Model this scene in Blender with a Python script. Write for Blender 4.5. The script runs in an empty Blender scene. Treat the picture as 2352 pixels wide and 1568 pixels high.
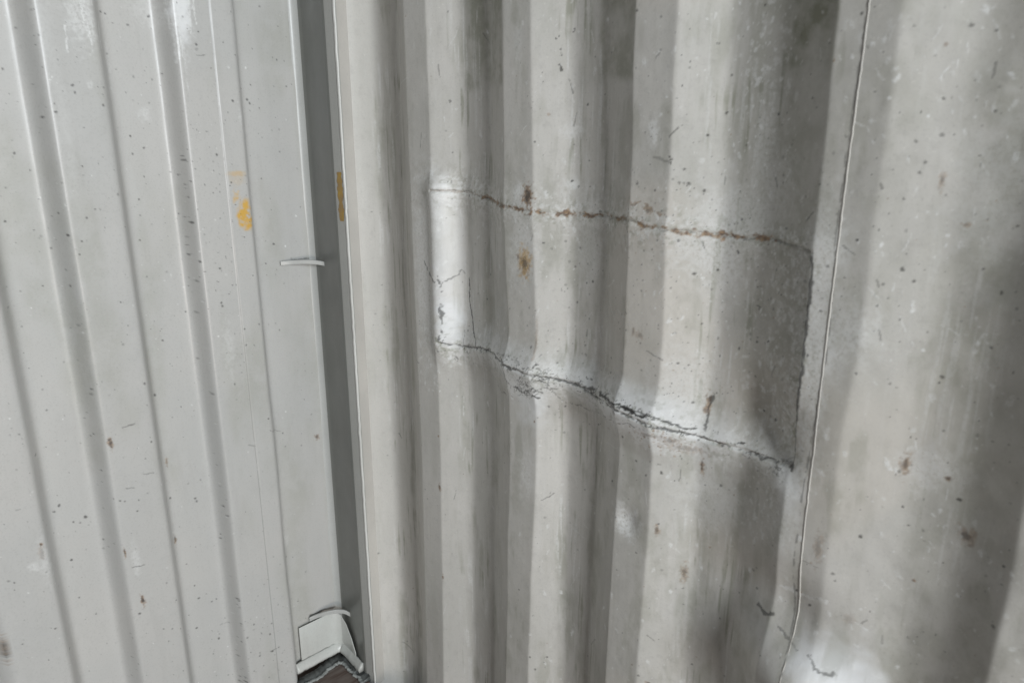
import bpy, math, random
import numpy as np

R = math.radians
FZ = 0.118          # top of the floor boards
sc = bpy.context.scene
col = sc.collection

# ------------------------------------------------------------------ camera
CAM = np.array([-0.983, -1.563, 1.50])
TILT = math.atan(1700.0 / 5916.0)
cd = bpy.data.cameras.new('camera')
cam = bpy.data.objects.new('camera', cd)
col.objects.link(cam)
cam.location = CAM
cam.rotation_euler = (R(90) - TILT, 0, R(-45))
cd.lens = 26.0
cd.sensor_width = 36.0
cd.clip_start = 0.02
cd.clip_end = 200
cd.dof.use_dof = True
cd.dof.focus_distance = 1.62
cd.dof.aperture_fstop = 5.0
sc.camera = cam

# ------------------------------------------------------------------ world + lamps (daylight falling in through the open doors)
w = bpy.data.worlds.new('World')
sc.world = w
w.use_nodes = True
bg = w.node_tree.nodes['Background']
bg.inputs[0].default_value = (0.93, 0.97, 1.0, 1)
bg.inputs[1].default_value = 0.05


def area(name, loc, target, size, size_y, power, color):
    l = bpy.data.lights.new(name, 'AREA')
    l.shape = 'RECTANGLE'
    l.size = size
    l.size_y = size_y
    l.energy = power
    l.color = color
    o = bpy.data.objects.new(name, l)
    col.objects.link(o)
    o.location = loc
    from mathutils import Vector
    d = Vector(target) - Vector(loc)
    o.rotation_euler = d.to_track_quat('-Z', 'Y').to_euler()
    return o


area('door_sky_lamp', (-1.40, -5.2, 2.3), (-0.4, 0, 1.0), 1.3, 1.5, 185, (0.885, 0.957, 1.0))
area('door_ground_lamp', (-1.40, -5.0, 0.55), (-0.4, 0, 1.9), 1.3, 0.9, 62, (1.0, 0.91, 0.82))

sc.view_settings.view_transform = 'Standard'
sc.view_settings.look = 'None'
sc.view_settings.exposure = 0.0
sc.view_settings.gamma = 1.0
sc.view_settings.use_curve_mapping = False

# ------------------------------------------------------------------ sight lines: photo point -> point on a wall
ct, st = math.cos(TILT), math.sin(TILT)
h = 1 / math.sqrt(2)
FW = np.array([h * ct, h * ct, -st])
RT = np.array([h, -h, 0.0])
UP = np.array([h * st, h * st, ct])


def ray(px, py):
    return (px - 1176) * RT - (py - 784) * UP + 1700 * FW


def on_side(px, py, d=0.0):
    r = ray(px, py)
    t = (-d - CAM[0]) / r[0]
    p = CAM + t * r
    return -p[1], p[2]          # (s, z)


def on_end(px, py, d=0.0):
    r = ray(px, py)
    t = (-d - CAM[1]) / r[1]
    p = CAM + t * r
    return -p[0], p[2]          # (t, z)


# ------------------------------------------------------------------ noise helpers
def vnoise(a, b, scale, seed, octaves=3, ax=1.0, bx=1.0):
    out = np.zeros(np.broadcast(a, b).shape)
    amp, tot = 1.0, 0.0
    for k in range(octaves):
        g = np.random.RandomState(seed + 17 * k).rand(256, 256)
        u = a * ax / scale * 2 ** k + 31.7 * k
        v = b * bx / scale * 2 ** k + 11.3 * k
        iu = np.floor(u).astype(int)
        iv = np.floor(v).astype(int)
        fu = u - iu
        fv = v - iv
        fu = fu * fu * (3 - 2 * fu)
        fv = fv * fv * (3 - 2 * fv)
        i0, i1, j0, j1 = iu % 256, (iu + 1) % 256, iv % 256, (iv + 1) % 256
        n = (g[i0, j0] * (1 - fu) * (1 - fv) + g[i1, j0] * fu * (1 - fv)
             + g[i0, j1] * (1 - fu) * fv + g[i1, j1] * fu * fv)
        out += amp * n
        tot += amp
        amp *= 0.55
    return out / tot


def sstep(e0, e1, x):
    t = np.clip((x - e0) / (e1 - e0), 0, 1)
    return t * t * (3 - 2 * t)


def relu(x, w):
    return w * np.logaddexp(0, x / w)


def dist_poly(A, B, pts):
    """distance to a polyline, the side of it and the fraction along it"""
    best = np.full(A.shape, 9.0)
    sign = np.zeros(A.shape)
    frac = np.zeros(A.shape)
    pts = np.array(pts)
    L = np.hypot(*np.diff(pts, axis=0).T)
    cum = np.concatenate([[0], np.cumsum(L)])
    for i in range(len(pts) - 1):
        p, q = pts[i], pts[i + 1]
        d = q - p
        t = np.clip(((A - p[0]) * d[0] + (B - p[1]) * d[1]) / (d @ d), 0, 1)
        ex = A - (p[0] + t * d[0])
        ey = B - (p[1] + t * d[1])
        dd = np.hypot(ex, ey)
        m = dd < best
        best = np.where(m, dd, best)
        sign = np.where(m, np.sign(d[0] * (B - p[1]) - d[1] * (A - p[0])), sign)
        frac = np.where(m, (cum[i] + t * L[i]) / cum[-1], frac)
    return best, sign, frac


class Wall:
    """a sheet given as depth over a (a, z) grid, with wear masks"""

    def __init__(self, a, z, seed):
        self.a, self.z = a, z
        self.A, self.Z = np.meshgrid(a, z, indexing='ij')
        self.D = np.zeros(self.A.shape)
        self.m = {k: np.zeros(self.A.shape) for k in ('dirt', 'rust', 'scuff', 'crack', 'yellow', 'tint', 'spray')}
        self.rs = np.random.RandomState(seed)
        self.seed = seed

    def win(self, a0, a1, z0, z1):
        i0, i1 = np.searchsorted(self.a, [a0, a1])
        j0, j1 = np.searchsorted(self.z, [z0, z1])
        return slice(max(i0 - 1, 0), i1 + 1), slice(max(j0 - 1, 0), j1 + 1)

    def blob(self, mask, c, ra, rz, val=1.0, rough=0.5, soft=0.35, rot=0.0, grain=0.006, dep=0.0):
        r = max(ra, rz) * 1.8
        s = self.win(c[0] - r, c[0] + r, c[1] - r, c[1] + r)
        A, Z = self.A[s], self.Z[s]
        if A.size == 0:
            return
        x, y = A - c[0], Z - c[1]
        x, y = x * math.cos(rot) + y * math.sin(rot), -x * math.sin(rot) + y * math.cos(rot)
        q = np.hypot(x / ra, y / rz)
        n = vnoise(A, Z, grain, self.seed + int(self.rs.randint(900)), 3)
        q = q + rough * (n - 0.5) * 2
        v = val * sstep(1 + soft, 1 - soft, q)
        if mask:
            self.m[mask][s] = np.maximum(self.m[mask][s], v)
        if dep:
            self.D[s] += dep * v

    def line(self, mask, pts, width, val=1.0, wob=0.004, grain=0.02, gaps=0.0, dep=0.0, depw=None):
        P = np.array(pts)
        lo, hi = P.min(0) - 0.03, P.max(0) + 0.03
        s = self.win(lo[0], hi[0], lo[1], hi[1])
        A, Z = self.A[s], self.Z[s]
        sd = int(self.rs.randint(900))
        Aw = A + wob * 2 * (vnoise(A, Z, grain, self.seed + sd) - .5)
        Zw = Z + wob * 2 * (vnoise(A, Z, grain, self.seed + sd + 5) - .5)
        fine_w = min(wob, .004) * .7
        Aw = Aw + fine_w * (vnoise(A, Z, .005, self.seed + sd + 31, 2) - .5)
        Zw = Zw + fine_w * 2 * (vnoise(A, Z, .005, self.seed + sd + 37, 2) - .5)
        d, _, f = dist_poly(Aw, Zw, P)
        wv = width * (0.15 + 1.7 * vnoise(A, Z, min(grain * .7, .009), self.seed + sd + 9))
        v = val * sstep(1.3, 0.5, d / wv)
        if gaps:
            v = v * sstep(gaps - .1, gaps + .1, vnoise(A, Z, min(grain * .8, .010), self.seed + sd + 19))
        if mask:
            self.m[mask][s] = np.maximum(self.m[mask][s], v)
        if dep:
            self.D[s] += dep * np.exp(-(d / (depw or width)) ** 2)


def mesh_grid(name, P, wall, keep, mat, parent):
    """P: (n, m, 3) points, keep: (n-1, m-1) mask of faces"""
    n, m = P.shape[:2]
    idx = np.arange(n * m).reshape(n, m)
    q = np.stack([idx[:-1, :-1], idx[1:, :-1], idx[1:, 1:], idx[:-1, 1:]], -1)[keep]
    used = np.zeros(n * m, bool)
    used[q.ravel()] = True
    remap = np.cumsum(used) - 1
    q = remap[q]
    V = P.reshape(-1, 3)[used]
    me = bpy.data.meshes.new(name)
    me.vertices.add(len(V))
    me.vertices.foreach_set('co', V.astype(np.float32).ravel())
    me.loops.add(q.size)
    me.loops.foreach_set('vertex_index', q.astype(np.int32).ravel())
    me.polygons.add(len(q))
    me.polygons.foreach_set('loop_start', np.arange(0, q.size, 4, dtype=np.int32))
    me.update(calc_edges=True)
    me.polygons.foreach_set('use_smooth', np.ones(len(q), bool))
    for an, keys in (('wear', ('dirt', 'rust', 'scuff', 'crack')), ('marks', ('yellow', 'tint', 'spray', None))):
        at = me.attributes.new(an, 'FLOAT_COLOR', 'POINT')
        c = np.zeros((len(V), 4), np.float32)
        for i, k in enumerate(keys):
            if k:
                c[:, i] = np.clip(wall.m[k].ravel()[used], 0, 1)
        at.data.foreach_set('color', c.ravel())
    me.materials.append(mat)
    me.update()
    o = bpy.data.objects.new(name, me)
    col.objects.link(o)
    o.parent = parent
    return o


# ------------------------------------------------------------------ materials
def nt(name):
    m = bpy.data.materials.new(name)
    m.use_nodes = True
    t = m.node_tree
    return m, t, t.nodes['Principled BSDF']


def paint(name, base, base2, wear=True, rough=0.36, MOT=.16):
    m, t, b = nt(name)
    N, L = t.nodes.new, t.links.new
    tc = N('ShaderNodeTexCoord')

    def noise(scale, det=4, rgh=0.6, src=None):
        n = N('ShaderNodeTexNoise')
        n.inputs['Scale'].default_value = scale
        n.inputs['Detail'].default_value = det
        n.inputs['Roughness'].default_value = rgh
        L(src or tc.outputs['Object'], n.inputs['Vector'])
        return n.outputs['Fac']

    def mix(fac, a, bb, mode='MIX'):
        x = N('ShaderNodeMix')
        x.data_type = 'RGBA'
        x.blend_type = mode
        for sock, v in ((x.inputs[0], fac), (x.inputs[6], a), (x.inputs[7], bb)):
            if isinstance(v, (int, float)):
                sock.default_value = v
            elif isinstance(v, tuple):
                sock.default_value = (*v, 1) if len(v) == 3 else v
            else:
                L(v, sock)
        return x.outputs[2]

    def ramp(src, a, bb):
        r = N('ShaderNodeMapRange')
        r.interpolation_type = 'SMOOTHSTEP'
        r.inputs[1].default_value = a
        r.inputs[2].default_value = bb
        L(src, r.inputs[0])
        return r.outputs[0]

    def math_(op, a, bb):
        x = N('ShaderNodeMath')
        x.operation = op
        x.use_clamp = True
        for sock, v in ((x.inputs[0], a), (x.inputs[1], bb)):
            if isinstance(v, (int, float)):
                sock.default_value = v
            else:
                L(v, sock)
        return x.outputs[0]

    mp = N('ShaderNodeMapping')
    mp.inputs['Scale'].default_value = (1, 1, 0.12)
    L(tc.outputs['Object'], mp.inputs['Vector'])
    c = mix(ramp(noise(3.0), .35, .65), base, base2)
    streak = noise(38, 4, .65, mp.outputs[0])
    c = mix(math_('MULTIPLY', ramp(streak, .5, .75), .34), c, tuple(x * .84 for x in base))
    fine = noise(260, 2, .7)
    c = mix(math_('MULTIPLY', ramp(fine, .50, .78), .30), c, tuple(x * .62 for x in base))
    mot = noise(55, 6, .72)
    c = mix(math_('MULTIPLY', ramp(mot, .50, .72), MOT), c, tuple(x * .72 for x in base))
    c = mix(math_('MULTIPLY', ramp(noise(120, 5, .75), .60, .72), MOT * 1.1), c, tuple(min(x * 1.28, .85) for x in base))
    # tiny paint chips everywhere
    chip = noise(170, 3, .55)
    c = mix(math_('MULTIPLY', ramp(chip, .73, .78), .22), c, (.16, .15, .13))
    rough_s = math_('ADD', math_('MULTIPLY', noise(14), .25), rough - .12)
    hgt = math_('MULTIPLY', fine, .25)
    if wear:
        a = N('ShaderNodeAttribute')
        a.attribute_name = 'wear'
        sp = N('ShaderNodeSeparateColor')
        L(a.outputs['Color'], sp.inputs[0])
        a2 = N('ShaderNodeAttribute')
        a2.attribute_name = 'marks'
        sp2 = N('ShaderNodeSeparateColor')
        L(a2.outputs['Color'], sp2.inputs[0])
        dirt_shade, rust, scuff_white, crack_shade = sp.outputs[0], sp.outputs[1], sp.outputs[2], a.outputs['Alpha']
        c = mix(math_('MULTIPLY', sp2.outputs[1], 1.0), c, tuple(x * y for x, y in zip(base, (1.10, 1.04, .98))))
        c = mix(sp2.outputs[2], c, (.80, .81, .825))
        c = mix(math_('MULTIPLY', dirt_shade, math_('ADD', ramp(noise(22, 5, .65), .3, .7), .35)), c, (.225, .23, .160))
        c = mix(math_('MULTIPLY', scuff_white, ramp(noise(190, 3, .7), .25, .6)), c, (.84, .845, .84))
        c = mix(rust, c, mix(ramp(noise(160, 3), .35, .65), (.38, .24, .13), (.15, .085, .05)))
        c = mix(math_('MULTIPLY', sp2.outputs[0], ramp(noise(55, 4), .3, .55)), c, (.66, .40, .085))
        c = mix(crack_shade, c, (.035, .034, .032))
        rough_s = math_('ADD', rough_s, math_('MULTIPLY', math_('MAXIMUM', dirt_shade, rust), .3))
        hgt = math_('ADD', hgt, math_('MULTIPLY', scuff_white, math_('MULTIPLY', noise(150), .8)))
    bp = N('ShaderNodeBump')
    bp.inputs['Strength'].default_value = 0.25
    bp.inputs['Distance'].default_value = 0.0015
    L(hgt, bp.inputs['Height'])
    L(bp.outputs[0], b.inputs['Normal'])
    L(c, b.inputs['Base Color'])
    L(rough_s, b.inputs['Roughness'])
    b.inputs['Specular IOR Level'].default_value = 0.6
    return m


M_end = paint('end_paint', (.535, .526, .508), (.51, .508, .495))
M_side = paint('side_paint', (.640, .620, .588), (.585, .572, .54), MOT=.42)
M_patch = paint('patch_paint', (.635, .615, .582), (.58, .565, .535), MOT=.5)
M_strip = paint('strip_paint', (.42, .42, .40), (.38, .38, .36), wear=False)
M_flank_shade = paint('post_paint', (.215, .218, .202), (.185, .19, .178), wear=False)  # flank colour darkened to carry the shade on that face
M_bar = paint('bar_paint', (.50, .505, .49), (.45, .455, .44), wear=False)
M_gusset = paint('gusset_paint', (.56, .56, .535), (.58, .60, .575), wear=False)
M_bead = paint('bead_paint', (.72, .72, .69), (.62, .62, .59), wear=False, rough=.35)


M_bead2 = paint('seam_paint', (.60, .575, .535), (.50, .48, .45), wear=False, rough=.5)


def simple(name, c1, c2, scale, rough, bump=.3, stretch=(1, 1, 1)):
    m, t, b = nt(name)
    N, L = t.nodes.new, t.links.new
    tc = N('ShaderNodeTexCoord')
    mp = N('ShaderNodeMapping')
    mp.inputs['Scale'].default_value = stretch
    L(tc.outputs['Object'], mp.inputs[0])
    n = N('ShaderNodeTexNoise')
    n.inputs['Scale'].default_value = scale
    n.inputs['Detail'].default_value = 5
    L(mp.outputs[0], n.inputs['Vector'])
    cr = N('ShaderNodeValToRGB')
    cr.color_ramp.elements[0].position = .35
    cr.color_ramp.elements[1].position = .68
    cr.color_ramp.elements[0].color = (*c1, 1)
    cr.color_ramp.elements[1].color = (*c2, 1)
    L(n.outputs['Fac'], cr.inputs[0])
    L(cr.outputs[0], b.inputs['Base Color'])
    bp = N('ShaderNodeBump')
    bp.inputs['Strength'].default_value = bump
    bp.inputs['Distance'].default_value = .003
    L(n.outputs['Fac'], bp.inputs['Height'])
    L(bp.outputs[0], b.inputs['Normal'])
    b.inputs['Roughness'].default_value = rough
    return m


M_floor = simple('floor_plywood', (.10, .065, .052), (.20, .165, .145), 14, .6, .3, (1, 8, 1))
M_gap = simple('dark_gap', (.03, .033, .032), (.17, .18, .175), 40, .5, .6)
M_seal = simple('old_sealant', (.16, .17, .165), (.42, .44, .43), 30, .45, .6)


def empty(name, loc, label, cat, group=None):
    o = bpy.data.objects.new(name, None)
    col.objects.link(o)
    o.location = loc
    o.empty_display_size = .1
    o['label'] = label
    o['category'] = cat
    if group:
        o['group'] = group
    return o


def obj(name, verts, faces, mat, parent=None, smooth=False, bevel=0):
    me = bpy.data.meshes.new(name)
    me.from_pydata([tuple(v) for v in verts], [], faces)
    me.materials.append(mat)
    for p in me.polygons:
        p.use_smooth = smooth
    me.update()
    o = bpy.data.objects.new(name, me)
    col.objects.link(o)
    o.parent = parent
    if bevel:
        b = o.modifiers.new('bevel', 'BEVEL')
        b.width = bevel
        b.segments = 2
    return o


def spaced(fine0, fine1, step, end, coarse):
    a = np.arange(fine0, fine1, step)
    return np.concatenate([a, np.arange(fine1, end + 1e-6, coarse)])


# ================================================================== SIDE WALL
# folds as photo points (x at the rows below), lying on the ridge (r) or trough (t) plane
ROWS = (0, 537, 784, 1031, 1568)
RD = 0.036
FOLDS = [   # xs, depth, bend softness
    ((924, 946, 957, 967, 980), RD, .0010),
    ((975, 996, 1004, 1011, 1018), RD, .0010),
    ((1064, 1076, 1083, 1088, 1090), 0, .0032),
    ((1124, 1130, 1133, 1136, 1136), 0, .0032),
    ((1155, 1157, 1167, 1171, 1160), RD, .0010),
    ((1220, 1225, 1230, 1232, 1212), RD, .0010),
    ((1324, 1325, 1316, 1306, 1296), 0, .0042),
    ((1400, 1395, 1384, 1376, 1352), 0, .0032),
    ((1462, 1443, 1434, 1421, 1390), RD, .0010),
    ((1559, 1529, 1522, 1503, 1462), RD, .0011),
    ((1690, 1664, 1648, 1612, 1578), 0, .0052),
    ((1817, 1768, 1744, 1722, 1667), 0, .0045),
    ((1927, 1872, 1846, 1817, 1745), RD, .0012),
    ((2078, 2004, 1975, 1930, 1862), RD, .0018),
    ((2269, 2191, 2150, 2105, 2055), .013, .0100),
    ((2490, 2374, 2322, 2267, 2161), .013, .0090),
    ((2600, 2486, 2433, 2380, 2266), RD, .0018),
]
a = spaced(0.02, 1.56, .0016, 3.2, .01)
z = spaced(0.02, 1.92, .0016, 2.4, .02)
SW = Wall(a, z, 100)
A, Z = SW.A, SW.Z


def fold_line(xs, d):
    P = np.array([on_side(x, y, d) for x, y in zip(xs, ROWS)])[::-1]
    s = np.interp(z, P[:, 1], P[:, 0])
    k = np.hanning(121)
    k /= k.sum()
    sp = np.pad(s, 60, mode='edge')
    return np.convolve(sp, k, 'valid')


nodes = [(np.full(z.shape, .132), .060, .003), (np.full(z.shape, .139), .044, .006), (np.full(z.shape, .182), 0, .006)]
first = fold_line(FOLDS[0][0], RD)
nodes.append((first - .066, 0, .004))
for xs, d, wd in FOLDS:
    nodes.append((fold_line(xs, d), d, wd))
last = nodes[-1][0]
for k in range(7):          # the rest of the wall toward the doors
    b0 = last + .278 * k
    nodes += [(b0 + .07, RD, .004), (b0 + .138, 0, .005), (b0 + .21, 0, .005), (b0 + .278, RD, .004)]
# wavering of the hand-beaten sheet
wav = (vnoise(A, Z, .16, 5, 2) - .5) * .005 * sstep(.3, .6, A) + (vnoise(A, Z, .35, 9, 2) - .5) * .004
Aw = A + wav
# crushed bottom: folds swing over the lower right
D = np.full(A.shape, nodes[0][1])
prev_m = np.zeros(z.shape)
for k in range(len(nodes)):
    s0, d0, w0 = nodes[k]
    if k < len(nodes) - 1:
        s1, d1, _ = nodes[k + 1]
        m_ = (d1 - d0) / np.maximum(s1 - s0, .006)
    else:
        m_ = np.zeros(z.shape)
    dm = m_ - prev_m
    D += dm[None, :] * (relu(Aw - s0[None, :], w0))
    prev_m = m_
SW.D = D
SW.D += (vnoise(A, Z, .12, 33, 3) - .5) * .0022 * sstep(.25, .7, A) + (vnoise(A, Z, .03, 44, 2) - .5) * .0009


def S(*pp, d=RD):
    """photo points on the real (folded) sheet"""
    out = []
    for px, py in pp:
        r = ray(px, py)
        lo = None
        ts = np.linspace(.8, 1.25, 900) * (-CAM[0] / r[0])
        P = CAM[None] + ts[:, None] * r[None]
        ii = np.clip(np.searchsorted(a, -P[:, 1]), 0, len(a) - 1)
        jj = np.clip(np.searchsorted(z, P[:, 2]), 0, len(z) - 1)
        hit = np.argmax(-P[:, 0] <= SW.D[ii, jj])
        out.append((-P[hit, 1], P[hit, 2]))
    return out


top = [(1000, 437), (1075, 440), (1110, 452), (1180, 478), (1240, 487), (1340, 492), (1450, 507), (1480, 520), (1600, 532), (1700, 545), (1780, 550), (1862, 578)]
right = [(1862, 578), (1852, 700), (1835, 850), (1822, 960), (1815, 1075)]
bottom = [(1015, 785), (1060, 795), (1120, 800), (1150, 815), (1200, 845), (1260, 860), (1340, 880), (1380, 905), (1425, 930), (1480, 955), (1540, 975), (1640, 1005), (1740, 1040), (1815, 1075)]
left = [(1000, 437), (1008, 560), (1012, 640), (1015, 785)]
Pt, Pr, Pb, Pl = S(*top), S(*right), S(*bottom), S(*left)

# --- the badly straightened repair: edges pulled in, lower edge bulging into the room
db, sb, fb = dist_poly(A, Z, Pb)
inx = sstep(.0, .06, fb) * sstep(1.0, .97, fb)
amp = np.interp(fb, [0, .1, .2, .35, .5, .62, .75, .9, 1], [.006, .009, .014, .020, .014, .022, .020, .012, .005])
sgn = db * sb                      # above the seam positive
above = sgn > 0
ramp_ = relu(.052 - db, .004) / .052
SW.D += 1.15 * amp * np.where(above, ramp_, np.maximum(1 - relu(db, .006) / .075, 0) ** 1.5) * (db < .2) * inx
SW.D -= .004 * np.exp(-(db / .0028) ** 2)
dt, s_, ft = dist_poly(A, Z, Pt)
SW.D -= .0025 * np.exp(-(dt / .003) ** 2)
SW.D += .003 * np.exp(-(dt / .03) ** 2)
dr, sr, fr = dist_poly(A, Z, Pr)
xr = np.interp(Z, [p[1] for p in Pr[::-1]], [p[0] for p in Pr[::-1]])
SW.D -= .009 * sstep(.0008, -.0008, A - xr + .003 * (vnoise(A, Z, .02, 71, 3) - .5)) * np.exp(-np.maximum(xr - A, 0) / .035) * (Z < Pr[0][1]) * (Z > Pr[-1][1])
# triangular hollow at the lower right corner of the patch
for (px, py), ra, dp in (((1770, 960), .05, -.016), ((1790, 1030), .03, -.012), ((1590, 1090), .06, .006), ((1440, 1195), .025, -.006), ((1640, 700), .07, -.004)):
    c = S((px, py))[0]
    SW.D += dp * np.exp(-((A - c[0]) ** 2 + (Z - c[1]) ** 2) / ra ** 2)
# crushed ridge at the left of the patch turns toward the doors
c = S((1045, 610))[0]
SW.D += .014 * np.exp(-((A - c[0] + .026) / .018) ** 2) * sstep(c[1] + .20, c[1] + .15, Z) * sstep(c[1] - .24, c[1] - .16, Z)
SW.D -= .009 * np.exp(-((A - c[0] - .012) / .018) ** 2) * sstep(c[1] + .20, c[1] + .15, Z) * sstep(c[1] - .24, c[1] - .16, Z)
# big dent low on the right
c = S((1850, 1480))[0]
SW.D += .034 * np.exp(-(((A - c[0] + .01) / .07) ** 2 + ((Z - c[1] + .075) / .055) ** 2))
SW.D -= .014 * np.exp(-(((A - c[0] + .04) / .06) ** 2 + ((Z - c[1] - .05) / .05) ** 2))
c = S((2230, 800))[0]
SW.D += .010 * (vnoise(A, Z, .12, 77, 3) - .5) * sstep(c[0] - .14, c[0], A)

# --- marks on the sheet
# soft white bands and blotches on the cracked weld, crushed ridge and dent
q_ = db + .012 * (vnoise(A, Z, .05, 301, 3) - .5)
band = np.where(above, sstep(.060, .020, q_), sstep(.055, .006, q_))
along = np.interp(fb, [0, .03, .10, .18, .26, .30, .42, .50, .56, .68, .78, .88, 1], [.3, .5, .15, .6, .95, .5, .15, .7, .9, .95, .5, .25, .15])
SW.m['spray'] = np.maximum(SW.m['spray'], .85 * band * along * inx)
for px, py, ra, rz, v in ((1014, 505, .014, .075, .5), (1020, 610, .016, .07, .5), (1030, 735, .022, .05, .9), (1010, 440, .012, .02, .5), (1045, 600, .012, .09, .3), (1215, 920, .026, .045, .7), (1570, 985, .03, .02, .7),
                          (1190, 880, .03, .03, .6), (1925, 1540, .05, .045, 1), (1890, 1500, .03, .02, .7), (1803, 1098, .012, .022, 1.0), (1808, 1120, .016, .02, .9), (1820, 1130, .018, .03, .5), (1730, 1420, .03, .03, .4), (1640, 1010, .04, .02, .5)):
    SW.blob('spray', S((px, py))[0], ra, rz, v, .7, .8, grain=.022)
rs = np.random.RandomState(3)
SW.line('crack', Pb, .0020, .75, .006, .025, gaps=.38)
SW.line('crack', S((1120, 800), (1160, 840), (1230, 862), (1340, 890), (1425, 935)), .0022, .8, .008, .02, gaps=.45)
SW.line('crack', S((1380, 905), (1425, 932), (1480, 957)), .0028, 1, .004, .02)
SW.line('crack', S((1425, 932), (1500, 958), (1600, 985)), .0016, .8, .004, .03)
SW.line('crack', S((1150, 830), (1165, 880), (1235, 912)), .0018, .8, .007, .012, gaps=.4)
SW.line('crack', S((1180, 870), (1200, 885), (1245, 900)), .0018, .7, .009, .012, gaps=.4)
SW.line('crack', S((1290, 930), (1370, 945), (1480, 985)), .0014, .6, .009, .02, gaps=.5)
SW.line('crack', S((1078, 640), (1080, 700), (1088, 760), (1096, 800)), .0017, .85, .004, .02, gaps=.25)
SW.line('crack', S((975, 600), (985, 625), (1000, 650)), .0025, .7, .006, .012, gaps=.35)
SW.line('crack', S((1008, 630), (1015, 700), (1010, 780)), .0018, .7, .007, .012, gaps=.45)
SW.line('crack', S((1015, 655), (1060, 620), (1070, 630)), .0015, .55, .005, .015, gaps=.45)
SW.line('crack', S((1632, 905), (1625, 945), (1618, 985)), .0028, .7, .007, .012, gaps=.4)
SW.line('rust', S((1632, 905), (1625, 945)), .006, .7, .008, .01, gaps=.45)
Pr2 = S((1867, 580), (1858, 700), (1842, 850), (1829, 960), (1821, 1075))
SW.line('crack', S((1742, 1388), (1752, 1402), (1775, 1412)), .0035, .7, .004, .01, gaps=.25)
SW.line('crack', S((1790, 1440), (1815, 1470), (1830, 1490)), .0022, .5, .004, .01, gaps=.35)
SW.line('crack', S((1862, 1510), (1872, 1535), (1900, 1548), (1915, 1545)), .0028, .6, .006, .01, gaps=.35)
SW.line('scuff', S((1795, 1345), (1840, 1362), (1900, 1385)), .004, .6, .004, .02, gaps=.3)
SW.line('crack', Pr2, .0022, .8, .003, .012, gaps=.18)
SW.line('scuff', [(q[0] + .006, q[1]) for q in Pr], .006, .5, .008, .012, gaps=.45)
SW.line('crack', Pt, .0009, .4, .004, .02, gaps=.4)
SW.line('rust', Pt[2:11], .0040, .85, .006, .012, gaps=.42)
SW.line('rust', Pt[:4], .0022, .35, .003, .02)
SW.line('dirt', Pt, .006, .45, .01, .02)
SW.line('scuff', Pb[2:], .022, .55, .02, .04)  # soft white band along the lower weld
SW.line('scuff', Pt, .010, .5, .02, .012, gaps=.5)
SW.blob('yellow', S((1205, 602))[0], .014, .024, .5, .9, .6, grain=.006)
SW.line('rust', S((1450, 465), (1490, 473), (1525, 490)), .0035, .6, .008, .01, gaps=.4)
SW.line('crack', S((1540, 370), (1500, 362)), .0025, .35, .003, .02)
SW.line('crack', S((1780, 548), (1862, 578)), .0020, .45, .002, .03)
SW.line('scuff', S((955, 405), (1000, 408), (1075, 405)), .003, .5, .004, .01, gaps=.35)
# chalky scuffs beside the crushed ridge and along the seam
for px, py, ra, rz, v in ((975, 600, .03, .16, .55), (985, 480, .022, .07, .5), (992, 720, .015, .09, .6),
                          (1200, 560, .03, .07, .45), (1190, 880, .045, .028, .8), (1230, 905, .02, .02, .6),
                          (1440, 1195, .022, .028, .9), (1800, 1090, .018, .024, .95), (1810, 1120, .014, .02, .7),
                          (1790, 420, .028, .05, .35), (1760, 330, .014, .08, .35), (1700, 500, .06, .05, .4),
                          (1620, 560, .05, .04, .5), (1500, 310, .008, .02, .7), (1190, 440, .014, .014, .8),
                          (1190, 100, .01, .03, .3), (1560, 1020, .06, .02, .6), (1505, 1010, .05, .02, .5),
                          (1870, 700, .02, .12, .5), (1865, 900, .016, .09, .55), (1900, 560, .03, .03, .5),
                          (1900, 820, .02, .03, .6), (1950, 760, .03, .04, .45), (1670, 600, .03, .05, .5),
                          (1800, 1180, .02, .06, .35), (1320, 420, .012, .010, .6), (1320, 300, .02, .01, .5),
                          (1640, 1150, .05, .05, .3), (2300, 430, .04, .08, .25), (2140, 1080, .03, .03, .4),
                          (1590, 880, .05, .05, .35), (1210, 1080, .02, .05, .4), (1360, 560, .03, .06, .35)):
    SW.blob('scuff', S((px, py))[0], ra, rz, v, .75, .7, grain=.011)
for k in range(170):
    u = rs.rand()
    f_ = rs.rand() * (len(bottom) - 1.001)
    i_ = int(f_)
    f_ -= i_
    px = bottom[i_][0] * (1 - f_) + bottom[i_ + 1][0] * f_ + rs.normal(0, 8)
    py = bottom[i_][1] * (1 - f_) + bottom[i_ + 1][1] * f_ + rs.normal(4, 9)
    if u < .4:
        px, py = rs.normal(1205, 28), rs.normal(885, 14)
    an = rs.normal(.4, .7)
    L_ = rs.uniform(4, 22)
    SW.line('crack', S((px, py), (px + L_ * math.cos(an), py + L_ * math.sin(an))), .0009, rs.uniform(.35, .9), .005, .006, gaps=.3)
for k in range(90):
    px, py = rs.normal(1530, 45), rs.normal(1012, 12)
    SW.blob('rust', S((px, py + (px - 1530) * .2))[0], .0016, .0014, rs.uniform(.3, .7), .8, .4, 0, .003)
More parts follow.
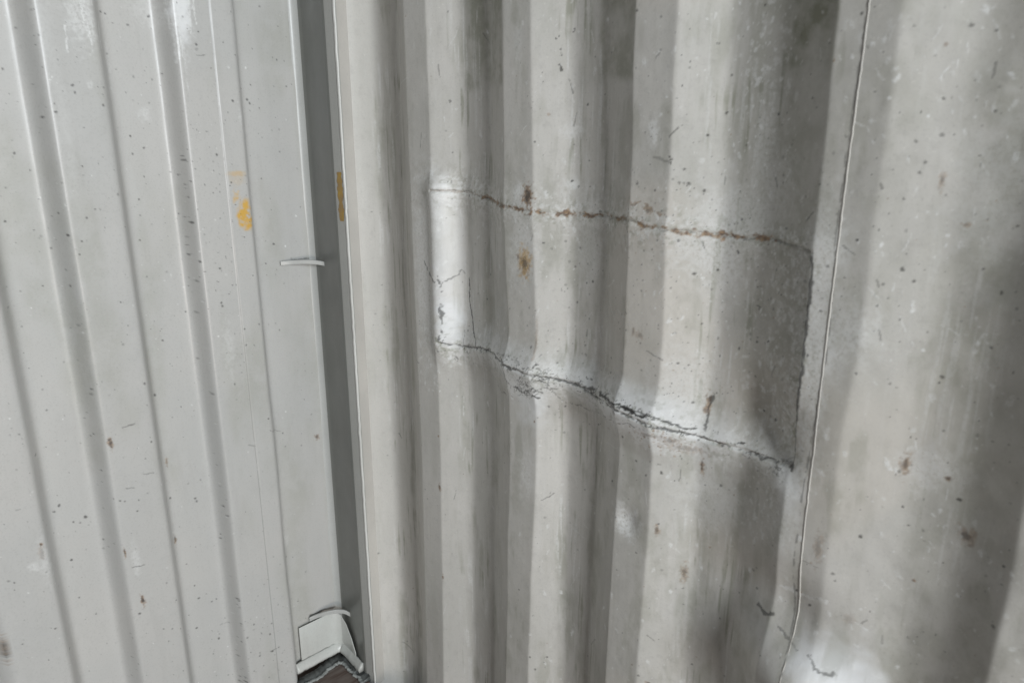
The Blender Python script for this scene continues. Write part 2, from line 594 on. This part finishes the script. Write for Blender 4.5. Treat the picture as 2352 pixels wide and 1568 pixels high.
# rust
for px, py, ra, rz, v in ((1212, 450, .014, .024, 1.0), (1205, 605, .016, .026, .8), (1190, 590, .006, .008, .5),
                          (1010, 1120, .005, .010, .8), (1018, 1325, .003, .009, .8), (1613, 1070, .004, .018, .8),
                          (1510, 1215, .005, .012, .7), (1572, 1315, .007, .018, .6), (1490, 485, .01, .006, .5),
                          (2080, 1065, .007, .018, .75), (2220, 1230, .014, .012, .6), (2180, 1098, .006, .005, .8),
                          (1880, 1260, .008, .03, .35), (1490, 1568, .006, .004, .7), (1455, 760, .004, .012, .4), (1470, 770, .01, .008, .35),
                          (1232, 790, .003, .05, .35), (1490, 1000, .03, .006, .35), (1580, 1030, .04, .010, .35),
                          (1540, 1012, .02, .007, .4), (2165, 415, .004, .012, .5), (2220, 516, .006, .004, .5),
                          (1660, 1020, .01, .006, .3), (1950, 1420, .01, .01, .2)):
    SW.blob('rust', S((px, py))[0], ra * .75, rz * .75, v * .8, 1.2, .5, grain=.004)
    SW.blob('crack', S((px, py))[0], ra * .4, rz * .4, v * .7, .8, .3, grain=.003)
# grime: olive film with a hard lower rim where cargo stood
SW.m['dirt'] = np.maximum(SW.m['dirt'], .0)
zt = S((1100, 205))[0][1]
film = sstep(zt - .012, zt + .014, Z + .022 * (vnoise(A, Z, .05, 8) - .5))
film *= .45 + .55 * sstep(.3, .6, vnoise(A, Z, .05, 18, 4))
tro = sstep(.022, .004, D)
ws = .004 * (vnoise(A, Z, .04, 19, 3) - .5)
for xa, xb, v_, tail in ((1068, 1153, .65, .15), (1378, 1458, .6, .18), (1815, 1922, .85, .45)):
    ea = [S((x_, 100))[0][0] for x_ in (xa, xb)]
    sh = (Z - zt) * 0.0
    cm = sstep(ea[0] - .006, ea[0] + .008, A + ws + sh) * sstep(ea[1] + .002, ea[1] - .003, A + ws + sh)
    SW.m['dirt'] = np.maximum(SW.m['dirt'], cm * v_ * np.maximum(film, tail * sstep(.35, .65, vnoise(A, Z, .04, 20, 4, 1, .5))))
cR = S((2110, 784))[0][0]
mott = sstep(.35, .65, vnoise(A, Z, .07, 28, 4))
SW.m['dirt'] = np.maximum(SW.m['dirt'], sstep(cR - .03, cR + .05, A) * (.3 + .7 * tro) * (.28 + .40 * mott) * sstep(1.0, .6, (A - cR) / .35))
c0, c1 = S((1700, 300))[0][0], S((2000, 300))[0][0]
SW.m['dirt'] = np.maximum(SW.m['dirt'], sstep(c0, c0 + .05, A) * sstep(c1 + .10, c1, A) * (.10 + .25 * mott) * sstep(.9, 1.2, Z))
SW.m['dirt'] = np.maximum(SW.m['dirt'], .10 * sstep(.5, .7, vnoise(A, Z, .05, 58, 4, 1, .4)) * sstep(.2, .5, A))
# tint: handled, slightly pinkish primer showing in vague areas
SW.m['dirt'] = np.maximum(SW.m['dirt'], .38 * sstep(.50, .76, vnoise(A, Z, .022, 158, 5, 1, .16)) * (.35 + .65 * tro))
SW.m['dirt'] = np.maximum(SW.m['dirt'], .30 * sstep(.5, .7, vnoise(A, Z, .03, 258, 5, 1, .3)) * sstep(.42, .62, A))
for k in range(3200):
    u = rs.rand()
    if u < .5:
        q = [top, right, bottom][int(u * 6)]
        i_ = rs.randint(len(q) - 1)
        f_ = rs.rand()
        px = q[i_][0] * (1 - f_) + q[i_ + 1][0] * f_ + rs.normal(0, 26)
        py = q[i_][1] * (1 - f_) + q[i_ + 1][1] * f_ + rs.normal(0, 28)
    elif u < .7:
        px, py = rs.normal(1765, 35), rs.uniform(0, 1250)
    elif u < .82:
        px, py = rs.normal(985, 18), rs.uniform(400, 900)
    else:
        px, py = rs.uniform(1100, 2352), rs.uniform(0, 1568)
    if 900 < px < 2350 and 0 < py < 1568:
        r_ = .0009 + .0026 * rs.rand() ** 3
        SW.blob('scuff', S((px, py))[0], r_, r_ * rs.uniform(1, 2.6), rs.uniform(.25, .8), .8, .5, rs.normal(0, .5), .003)
de = np.minimum(np.minimum(db, dt), dr)
spk = sstep(.50, .66, vnoise(A, Z, .008, 401, 3)) * np.exp(-de / .035)
SW.m['dirt'] = np.maximum(SW.m['dirt'], .75 * spk)
SW.m['scuff'] = np.maximum(SW.m['scuff'], .7 * sstep(.56, .70, vnoise(A, Z, .007, 411, 3)) * np.exp(-de / .03))
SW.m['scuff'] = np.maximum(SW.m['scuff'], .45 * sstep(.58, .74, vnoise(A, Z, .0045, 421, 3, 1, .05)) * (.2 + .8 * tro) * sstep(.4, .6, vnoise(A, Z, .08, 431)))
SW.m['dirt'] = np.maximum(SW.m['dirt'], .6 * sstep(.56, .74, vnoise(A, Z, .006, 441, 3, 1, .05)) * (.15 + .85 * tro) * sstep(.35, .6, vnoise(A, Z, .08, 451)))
SW.m['tint'] = .35 * sstep(.5, .75, vnoise(A, Z, .22, 88, 2)) * sstep(.6, .9, A)
# chips
for k in range(1350):
    if rs.rand() < .45:
        px, py = rs.normal(1560, 200), rs.normal(720, 260)
    else:
        px, py = rs.uniform(850, 2352), rs.uniform(0, 1568)
    if not (850 < px < 2352 and 0 < py < 1568):
        continue
    c = S((px, py))[0]
    r_ = .0006 + .0013 * rs.rand() ** 4
    kind = 'crack' if rs.rand() < .72 else ('scuff' if rs.rand() < .8 else 'rust')
    SW.blob(kind, c, r_ * (1 + .6 * rs.rand()), r_ * (1 + .6 * rs.rand()), rs.uniform(.3, .8), .7, .4, rs.rand() * 3, .003)
for px, py, r_ in ((1287, 158, .009), (1280, 88, .003), (1322, 70, .004), (1290, 120, .004), (1672, 258, .004), (1545, 365, .006),
                   (1230, 330, .003), (1860, 1390, .004), (1765, 785, .004), (1745, 1500, .003), (1404, 1105, .004),
                   (1745, 705, .004), (1740, 780, .004), (1330, 880, .006)):
    for q_ in range(3):
        SW.blob('crack', S((px + rs.normal(0, r_ * 500), py + rs.normal(0, r_ * 900)))[0], r_ * rs.uniform(.2, .5), r_ * rs.uniform(.2, .5), .75, .9, .3, grain=.004)
for k in range(150):      # scratches
    px, py = rs.uniform(900, 2300), rs.uniform(0, 1500)
    L_, an = rs.uniform(8, 45), rs.normal(1.5, .5)
    SW.line('scuff' if rs.rand() < .75 else 'crack', S((px, py), (px + L_ * math.cos(an), py + L_ * math.sin(an))), .0010, rs.uniform(.3, .6), .002, .02)

SW.line('crack', [(q[0] - .0032, q[1]) for q in S(*[(x, y) for x, y in ((1999, 0), (1963, 270), (1927, 537), (1910, 784), (1865, 1031), (1828, 1320), (1797, 1568))])], .0012, .5, .0015, .05, gaps=.42)
# --- meshes of the side wall
P = np.stack([-SW.D, -A, Z], -1)
poly = np.array(Pt + Pr[1:] + Pb[::-1][1:] + Pl[::-1][1:-1])
fa = (A[:-1, :-1] + A[1:, 1:]) / 2
fz = (Z[:-1, :-1] + Z[1:, 1:]) / 2
ins = np.zeros(fa.shape, bool)
for i in range(len(poly)):
    (x1, y1), (x2, y2) = poly[i], poly[(i + 1) % len(poly)]
    if y1 == y2:
        continue
    cr = ((y1 > fz) != (y2 > fz)) & (fa < (x2 - x1) * (fz - y1) / (y2 - y1) + x1)
    ins ^= cr
side = empty('corrugated_side_wall', (0, -1.6, 0), 'scuffed grey corrugated steel side wall with a cracked, dented repair patch', 'wall')
side_inv = np.array([0, 1.6, 0])
P = P + side_inv
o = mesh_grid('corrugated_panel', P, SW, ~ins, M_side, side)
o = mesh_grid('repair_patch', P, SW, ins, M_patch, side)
o['label'] = 'welded-in repair patch with cracked rusty edges'

# vertical weld bead joining two sheets
seam_px = [(x, y) for x, y in ((1999, -40), (1985, 110), (1963, 270), (1946, 400), (1927, 537), (1918, 660), (1910, 784), (1888, 900), (1865, 1031), (1846, 1180), (1828, 1320), (1797, 1568), (1790, 1620))]
sp = np.array(S(*seam_px))[::-1]
zz = np.arange(.3, 1.9, .006)
ss = np.polyval(np.polyfit(sp[:, 1], sp[:, 0], 2), zz)
lo = zz < sp[0, 1]
ss[lo] = sp[0, 0]
ss = np.convolve(np.pad(ss, 10, mode='edge'), np.ones(21) / 21, 'valid')
ring = 8
vs, fs = [], []
for i, (zz_, s0) in enumerate(zip(zz, ss)):
    s0 += rs.normal(0, .0002)
    rad = .0013 * (1 + .18 * rs.randn() * .5)
    d0 = SW.D[min(np.searchsorted(a, s0), len(a) - 1), min(np.searchsorted(z, zz_), len(z) - 1)]
    for k in range(ring):
        t = 2 * math.pi * k / ring
        vs.append((-d0 - rad * .55 * math.sin(t) + side_inv[0], -s0 + rad * math.cos(t) + 1.6, zz_))
for i in range(len(zz) - 1):
    for k in range(ring):
        fs.append((i * ring + k, i * ring + (k + 1) % ring, (i + 1) * ring + (k + 1) % ring, (i + 1) * ring + k))
obj('weld_seam', vs, fs, M_bead2, side, True)

# ================================================================== END WALL
a = spaced(.0, .80, .0018, 2.35, .012)
z2 = spaced(0.08, 1.95, .0018, 2.4, .02)
EW = Wall(a, z2, 500)
A, Z = EW.A, EW.Z
ED = .045


def e0(x0, d):
    return on_end(x0, 0, d)[0]


rt = e0(534, ED)        # right end of the ridge nearest the corner
en = [(rt - .017, 0), (rt, ED), (e0(387, ED), ED), (e0(355, 0), 0)]
r1 = e0(214, ED)
en += [(r1 - .018, 0), (r1, ED), (e0(68, ED), ED), (e0(27, 0), 0)]
r0 = e0(-135, ED)
en += [(r0 - .018, 0), (r0, ED), (r0 + .104, ED), (r0 + .122, 0)]
x_ = r0 + .122
for k in range(6):
    en += [(x_ + .11, 0), (x_ + .128, ED), (x_ + .232, ED), (x_ + .25, 0)]
    x_ += .25
en.sort()
Aw = A + (vnoise(A, Z, .4, 6, 2) - .5) * .005
D = np.zeros(A.shape)
pm = 0
for k in range(len(en)):
    m_ = (en[k + 1][1] - en[k][1]) / (en[k + 1][0] - en[k][0]) if k < len(en) - 1 else 0
    D += (m_ - pm) * relu(Aw - en[k][0], .0026 if en[k][1] > 0 else .0038)
    pm = m_
# lap of two sheets on the ridge nearest the corner
lap = e0(478, ED)
D += .0016 * sstep(.0015, -.0015, Aw - lap) * sstep(rt - .002, rt + .01, A)
# round bend into the corner post
xk = .100
EW.D = D + (vnoise(A, Z, .25, 3, 2) - .5) * .004 + (vnoise(A, Z, .06, 13, 2) - .5) * .0009


def E(*pp):
    out = []
    for px, py in pp:
        r = ray(px, py)
        ts = np.linspace(.85, 1.05, 500) * (-CAM[1] / r[1])
        Q = CAM[None] + ts[:, None] * r[None]
        ii = np.clip(np.searchsorted(a, -Q[:, 0]), 0, len(a) - 1)
        jj = np.clip(np.searchsorted(z2, Q[:, 2]), 0, len(z2) - 1)
        hit = np.argmax(-Q[:, 1] <= EW.D[ii, jj])
        out.append((-Q[hit, 0], Q[hit, 2]))
    return out


EW.blob('yellow', E((563, 495))[0], .018, .030, 1, .45, .3, grain=.012)
EW.blob('yellow', E((546, 462))[0], .008, .022, .7, .6, .35, grain=.008)
EW.blob('yellow', E((545, 399))[0], .019, .006, .45, .3, .4)
EW.blob('yellow', E((545, 412))[0], .018, .012, .15, .3, .4)
for px, py, ra, rz, v in ((175, 25, .018, .06, .7), (200, 45, .012, .05, .7), (415, 20, .018, .06, 1), (408, 45, .012, .03, .9), (335, 28, .030, .03, .4),
                          (422, 120, .0025, .06, .7), (205, 195, .006, .008, .7), (332, 262, .012, .014, .55), (95, 60, .012, .10, .25),
                          (80, 1300, .012, .010, .7), (103, 1285, .010, .05, .45), (312, 1285, .008, .04, .5), (525, 800, .012, .06, .4), (655, 1240, .012, .02, .35),
                          (553, 270, .004, .02, .6), (538, 60, .003, .05, .4), (250, 160, .004, .05, .35), (140, 250, .01, .2, .2)):
    EW.blob('scuff', E((px, py))[0], ra * .8, rz * .8, v * .6, 1.0, .8, grain=.006)
for k in range(26):      # vertical paint streaks near the top
    px, py = (rs.normal(185, 22), rs.uniform(-30, 60)) if k < 12 else (rs.normal(412, 18), rs.uniform(-30, 70))
    EW.line('scuff', E((px, py), (px + 8, py + rs.uniform(30, 80))), .0016, rs.uniform(.4, .8), .002, .03)
for px, py, ra, rz, v in ((253, 1018, .006, .016, .8), (250, 1010, .004, .006, .7), (402, 1240, .004, .014, .7), (286, 1268, .003, .013, .8),
                          (327, 1378, .006, .015, .85), (93, 1250, .004, .005, .9), (728, 1002, .009, .010, .6), (382, 1060, .004, .012, .5), (95, 1270, .008, .02, .25),
                          (10, 1490, .006, .03, .6)):
    EW.blob('rust', E((px, py))[0], ra * .7, rz * .75, v * .85, 1.2, .5, grain=.004)
    EW.blob('crack', E((px, py))[0], ra * .45, rz * .5, v * .8, .7, .3, grain=.003)
for px, py, r_ in ((5, 158, .0035), (318, 457, .0038), (340, 37, .004), (497, 355, .004), (455, 73, .004), (195, 1187, .006), (135, 1160, .004), (168, 1198, .004),
                   (275, 1150, .004), (318, 1148, .003), (286, 1151, .003), (600, 410, .0035), (10, 508, .004), (32, 352, .004), (502, 1465, .004), (330, 405, .004),
                   (320, 1408, .005), (23, 1428, .005), (562, 1562, .004), (410, 490, .003), (155, 540, .004), (625, 1495, .004), (213, 995, .003), (655, 1025, .004),
                   (355, 907, .005), (540, 470, .003), (505, 1225, .003), (610, 605, .004), (575, 195, .003), (635, 137, .003), (595, 248, .003)):
    EW.blob('crack', E((px, py))[0], r_ * .5, r_ * .5 * rs.uniform(.7, 1.5), .75, .6, .4, rs.rand() * 3, .003)
for k in range(1050):
    u = rs.rand()
    if u < .16:
        px, py = rs.normal(590, 60), rs.normal(1480, 90)
    elif u < .3:
        px, py = rs.normal(490, 60), rs.normal(470, 150)
    else:
        px, py = rs.uniform(0, 720), rs.uniform(0, 1568)
    if not (0 < px < 740 and 0 < py < 1568):
        continue
    c = E((px, py))[0]
    r_ = .0006 + .0012 * rs.rand() ** 3
    kind = 'crack' if rs.rand() < .8 else 'scuff'
    EW.blob(kind, c, r_ * (1 + .6 * rs.rand()), r_ * (1 + .6 * rs.rand()), rs.uniform(.25, .75), .6, .4, rs.rand() * 3, .003)
for k in range(10):
    px, py = rs.uniform(20, 700), rs.uniform(0, 1500)
    EW.line('crack', E((px, py), (px + rs.uniform(8, 30), py - rs.uniform(-5, 12))), .0012, rs.uniform(.3, .6), .002, .02)
EW.line('crack', E((655, 600), (700, 594), (735, 592)), .0022, .6, .001, .03)  # shadow in the gap above the upper bar, painted on the wall
EW.line('crack', E((712, 1413), (745, 1399), (776, 1391)), .0028, .7, .001, .03)  # painted gap shadow above the lower bar
EW.line('dirt', E((690, 590), (735, 584)), .008, .8, .002, .03)  # soft shade above the upper bar, drawn into the mask
lapP = E((477, 0), (561, 784), (640, 1568))
EW.line('crack', [(lap + .0005, 1.94), (lap + .0005, .02)], .0010, .35, .001, .05)
EW.blob('spray', E((415, 15))[0], .014, .055, .9, .7, .6, grain=.012)  # soft white blotch high on the ridge
EW.m['dirt'] = .25 * sstep(.115, .088, A)  # corner shade put into the colour, deepening toward the post
EW.m['dirt'] += .22 * sstep(.5, .75, vnoise(A, Z, .10, 58, 4, 1, .3))
endw = empty('corrugated_end_wall', (-.6, 0, 0), 'pale grey corrugated steel end wall with shallow wide folds and small paint chips', 'wall')
P = np.stack([-A, -EW.D, Z], -1) + np.array([.6, 0, 0])
mesh_grid('corrugated_panel', P[::-1].copy() if False else P, EW, np.ones((len(a) - 1, len(z2) - 1), bool), M_end, endw)

side['kind'] = endw['kind'] = 'thing'
# ================================================================== CORNER POST
post = empty('corner_post', (-.08, -.06, 0), 'dark shaded corner post with pale welded edge between the two corrugated walls', 'post')
off = np.array([.08, .06, 0])


def strip(name, prof, z0, z1, mat, parent, off=off, nz=160, jit=0.0, closed=False, smooth=True):
    """upright section: prof = [(x, y)], swept from z0 to z1"""
    prof = np.array(prof)
    zs = np.linspace(z0, z1, nz)
    vs, fs = [], []
    n = len(prof)
    for zi in zs:
        j = np.array([rs.normal(0, jit), rs.normal(0, jit)]) if jit else np.zeros(2)
        for p in prof:
            vs.append((p[0] + j[0] + off[0], p[1] + j[1] + off[1], zi))
    for i in range(nz - 1):
        for k in range(n if closed else n - 1):
            k2 = (k + 1) % n
            fs.append((i * n + k, i * n + k2, (i + 1) * n + k2, (i + 1) * n + k))
    if closed:
        fs.append(tuple(range(n))[::-1])
        fs.append(tuple((nz - 1) * n + k for k in range(n)))
    return obj(name, vs, fs, mat, parent, smooth)


# shaded flank: round bend from the end wall, then paint darkened for its shade
flank = []
for k in range(13):
    t = math.pi / 2 * k / 12
    flank.append((-.084 - .019 * (1 - math.sin(t)), .0005 - .026 * (1 - math.cos(t))))
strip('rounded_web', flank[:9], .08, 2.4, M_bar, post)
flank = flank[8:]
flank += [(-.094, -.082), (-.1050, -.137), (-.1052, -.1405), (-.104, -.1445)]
strip('flank', flank, .08, 2.4, M_flank_shade, post)
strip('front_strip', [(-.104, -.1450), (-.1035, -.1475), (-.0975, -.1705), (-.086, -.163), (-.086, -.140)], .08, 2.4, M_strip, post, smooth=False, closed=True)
br = []
for k in range(10):
    t = 2 * math.pi * k / 10
    br.append((-.0965 + .0028 * math.cos(t), -.1705 + .0038 * math.sin(t)))
strip('weld_edge', br, .08, 2.4, M_bead, post, jit=.0003, closed=True, nz=200)
strip('inner_web', [(-.090, -.1625), (-.050, -.1450), (-.050, -.1400), (-.090, -.1575)], .08, 2.4, M_bead2, post, closed=True, smooth=False)
# yellow smear on the strip
def strip_pt(f, zc):
    p = np.array([-.1035, -.1478]) * (1 - f) + np.array([-.0977, -.1700]) * f
    return p


def zat(py, px, x, y):
    r = ray(px, py)
    t = ((x - CAM[0]) * r[0] + (y - CAM[1]) * r[1]) / (r[0] ** 2 + r[1] ** 2)
    return CAM[2] + t * r[2]


M_yel = simple('yellow_smear', (.30, .20, .10), (.40, .26, .06), 60, .6, .2)
za, zb = zat(395, 768, -.10, -.158), zat(508, 775, -.10, -.158)
vs, fs = [], []
n = 26
for i in range(n):
    f = i / (n - 1)
    wd = (.30 + .06 * math.sin(i * 1.7) + .05 * rs.rand()) * (1 if 2 < i < n - 3 else .75)
    if .56 < f < .66:
        wd *= .55
    zi = za + (zb - za) * f
    nrm = np.array([-.97, -.25]) * .0006
    for g in (.5 - wd, .5 + wd):
        p = strip_pt(g, zi) + nrm
        vs.append((p[0] + off[0], p[1] + off[1], zi))
    if i:
        fs.append((2 * i - 2, 2 * i - 1, 2 * i + 1, 2 * i))
o = obj('paint_smear', vs, fs, M_yel, post)
o['label'] = 'brownish yellow paint smear on the narrow strip'


def tubebar(name, path, hh, th, mat, parent, off):
    """flat bar: path of (x, y, z) centres, hh tall, th thick"""
    P_ = np.array(path)
    # resample smooth
    t = np.linspace(0, 1, len(P_))
    tt = np.linspace(0, 1, 40)
    Q = np.stack([np.interp(tt, t, P_[:, i]) for i in range(3)], 1)
    ker = np.ones(7) / 7
    Qs = np.stack([np.convolve(np.pad(Q[:, i], 3, mode='edge'), ker, 'valid') for i in range(3)], 1)
    vs, fs = [], []
    for i in range(len(Qs)):
        d = Qs[min(i + 1, 39)] - Qs[max(i - 1, 0)]
        nn = np.array([-d[1], d[0], 0])
        nn /= np.linalg.norm(nn)
        for u, v in ((-1, -1), (1, -1), (1, 1), (-1, 1)):
            p = Qs[i] + nn * u * th / 2 + np.array([0, 0, v * hh / 2]) + off
            vs.append(p)
        if i:
            b = 4 * i
            for k in range(4):
                fs.append((b - 4 + k, b - 4 + (k + 1) % 4, b + (k + 1) % 4, b + k))
    fs.append((3, 2, 1, 0))
    fs.append((156, 157, 158, 159))
    return obj(name, vs, fs, mat, parent, False, bevel=.0012)


def pt_end(px, py, d):
    t_, z_ = on_end(px, py, d)
    return (-t_, -d, z_)


# upper lashing bar, crossing the hollow from the wall to the post
b1 = [pt_end(641, 605, .003), pt_end(662, 603, .010), pt_end(695, 601, .026), pt_end(725, 602, .040), pt_end(748, 606, .052), pt_end(768, 616, .068)]
o = tubebar('lashing_bar', b1, .010, .005, M_bar, post, off)
o['label'] = 'upper thin lashing bar welded across the corner'
b2 = [pt_end(708, 1423, .006), pt_end(725, 1415, .012), pt_end(750, 1407, .026), pt_end(775, 1403, .038), pt_end(792, 1404, .050), pt_end(806, 1412, .060)]
o = tubebar('lashing_bar', b2, .011, .005, M_bar, post, off)
o['label'] = 'lower thin lashing bar just above the floor'

# kick plate in the foot of the hollow: bent sheet with a folded lip, sealant and floor below
def zend(px, py, d):
    return on_end(px, py, d)[1]


def bent(name, prof, zt_, zb_, th, mat, parent, off, n=1):
    """sheet following prof with top / bottom heights per point, given a thickness"""
    prof = np.array(prof)
    k = len(prof)
    nr = []
    for i in range(k):
        d = prof[min(i + 1, k - 1)] - prof[max(i - 1, 0)]
        q = np.array([-d[1], d[0]])
        q /= np.linalg.norm(q)
        nr.append(q)
    vs = []
    for i in range(k):
        for s_ in (0, 1):
            p = prof[i] + nr[i] * th * s_
            vs.append((p[0] + off[0], p[1] + off[1], zb_[i]))
            vs.append((p[0] + off[0], p[1] + off[1], zt_[i]))
    fs = []
    for i in range(k - 1):
        b, c_ = 4 * i, 4 * i + 4
        fs += [(b, c_, c_ + 1, b + 1), (b + 2, b + 3, c_ + 3, c_ + 2), (b + 1, c_ + 1, c_ + 3, b + 3), (b, b + 2, c_ + 2, c_)]
    fs += [(0, 1, 3, 2), (4 * k - 4, 4 * k - 2, 4 * k - 1, 4 * k - 3)]
    return obj(name, vs, fs, mat, parent, True, bevel=.0008)


xl = pt_end(688, 1480, .008)[0]
prof, ztop, zbot = [], [], []
path = [(xl, -.010), (-.125, -.012), (-.116, -.0135), (-.106, -.018), (-.0985, -.028), (-.0965, -.048), (-.099, -.075), (-.103, -.098)]
tz = [zend(686, 1440, .010), zend(735, 1420, .012), zend(765, 1411, .014), zend(775, 1413, .02), 0, 0, 0, 0]
H = .5 * (tz[0] + tz[1])
for i, p in enumerate(path):
    prof.append(p)
    ztop.append(H - (.0, .0, .0, .004, .012, .03, .06, .09)[i])
    zbot.append(FZ + .036)
foot = bent('kick_plate', prof, ztop, zbot, -.002, M_gusset, post, off)
foot['label'] = 'pale bent kick plate at the foot of the post'
print('DBG kick top', H, [round(t, 3) for t in tz], 'zfloor', zend(690, 1521, .01), zend(684, 1550, .03), 'xl', xl)

# ledge under the kick plate and old sealant
def loft(name, rows, mat, parent, off, smooth=True, jit=0):
    vs, fs = [], []
    n = len(rows[0])
    for r_ in rows:
        for p in r_:
            vs.append(np.array(p) + off + rs.normal(0, jit, 3) * 1.0)
    for i in range(len(rows) - 1):
        for k in range(n):
            k2 = (k + 1) % n
            fs.append((i * n + k, i * n + k2, (i + 1) * n + k2, (i + 1) * n + k))
    fs.append(tuple(range(n))[::-1])
    fs.append(tuple((len(rows) - 1) * n + k for k in range(n)))
    return obj(name, vs, fs, mat, parent, smooth)


def sweep_section(path, sec, n=40):
    P_ = np.array(path)
    L_ = np.concatenate([[0], np.cumsum(np.hypot(*np.diff(P_, axis=0).T))])
    tt = np.linspace(0, L_[-1], n)
    Q = np.stack([np.interp(tt, L_, P_[:, i]) for i in range(2)], 1)
    rows = []
    for i in range(n):
        d = Q[min(i + 1, n - 1)] - Q[max(i - 1, 0)]
        nn = np.array([d[1], -d[0]])
        nn /= np.linalg.norm(nn)
        rows.append([(Q[i][0] + nn[0] * u, Q[i][1] + nn[1] * u, v) for u, v in sec])
    return rows


path_l = [(xl - .02, -.012), (-.110, -.014), (-.098, -.024), (-.098, -.050), (-.106, -.135)]
rows = sweep_section(path_l, [(0, FZ + .014), (.013, FZ + .014), (.0145, FZ + .020), (.011, FZ + .026), (.004, FZ + .036), (0, FZ + .038)])
o = loft('ledge', rows, M_gusset, post, off, smooth=True, jit=.0006)
sp_ = [(-1.2, -.052), (-.6, -.052), (-.19, -.05), (-.150, -.040), (-.120, -.042), (-.110, -.056), (-.112, -.12), (-.115, -.16)]
rows = sweep_section(sp_, [(-.012, FZ - .004), (.014, FZ - .004), (.012, FZ + .004), (.002, FZ + .007), (-.012, FZ + .012)], 300)
o = loft('old_sealant', rows, M_gap, post, off, jit=.0007)
o['label'] = 'dark gap packed with old sealant at the floor edge'
sec = [(.012 + .0045 * math.cos(t * math.pi / 5), FZ + .003 + .0035 * math.sin(t * math.pi / 5)) for t in range(10)]
rows = sweep_section(sp_, sec, 420)
wob = np.convolve(rs.normal(0, 1, 440), np.ones(6) / 6, 'valid') * .0045
rows = [[(p[0] + wob[i], p[1] + wob[-i - 1], p[2] + abs(wob[i]) * .6) for p in r_] for i, r_ in enumerate(rows)]
o = loft('sealant_skin', rows, M_seal, post, off, jit=.0006)
o['label'] = 'lifted crumpled grey skin of the sealant'

# ================================================================== FLOOR
fl = obj('floor', [(x_, y_, z_) for z_ in (FZ, FZ - .03) for x_, y_ in ((-2.35, -3.2), (-.110, -3.2), (-.110, .06), (-2.35, .06))],
         [(0, 1, 2, 3), (7, 6, 5, 4), (0, 4, 5, 1), (1, 5, 6, 2), (2, 6, 7, 3), (3, 7, 4, 0)], M_floor)
fl['kind'] = 'structure'
fl['label'] = 'worn reddish brown plywood floor below the corner post'
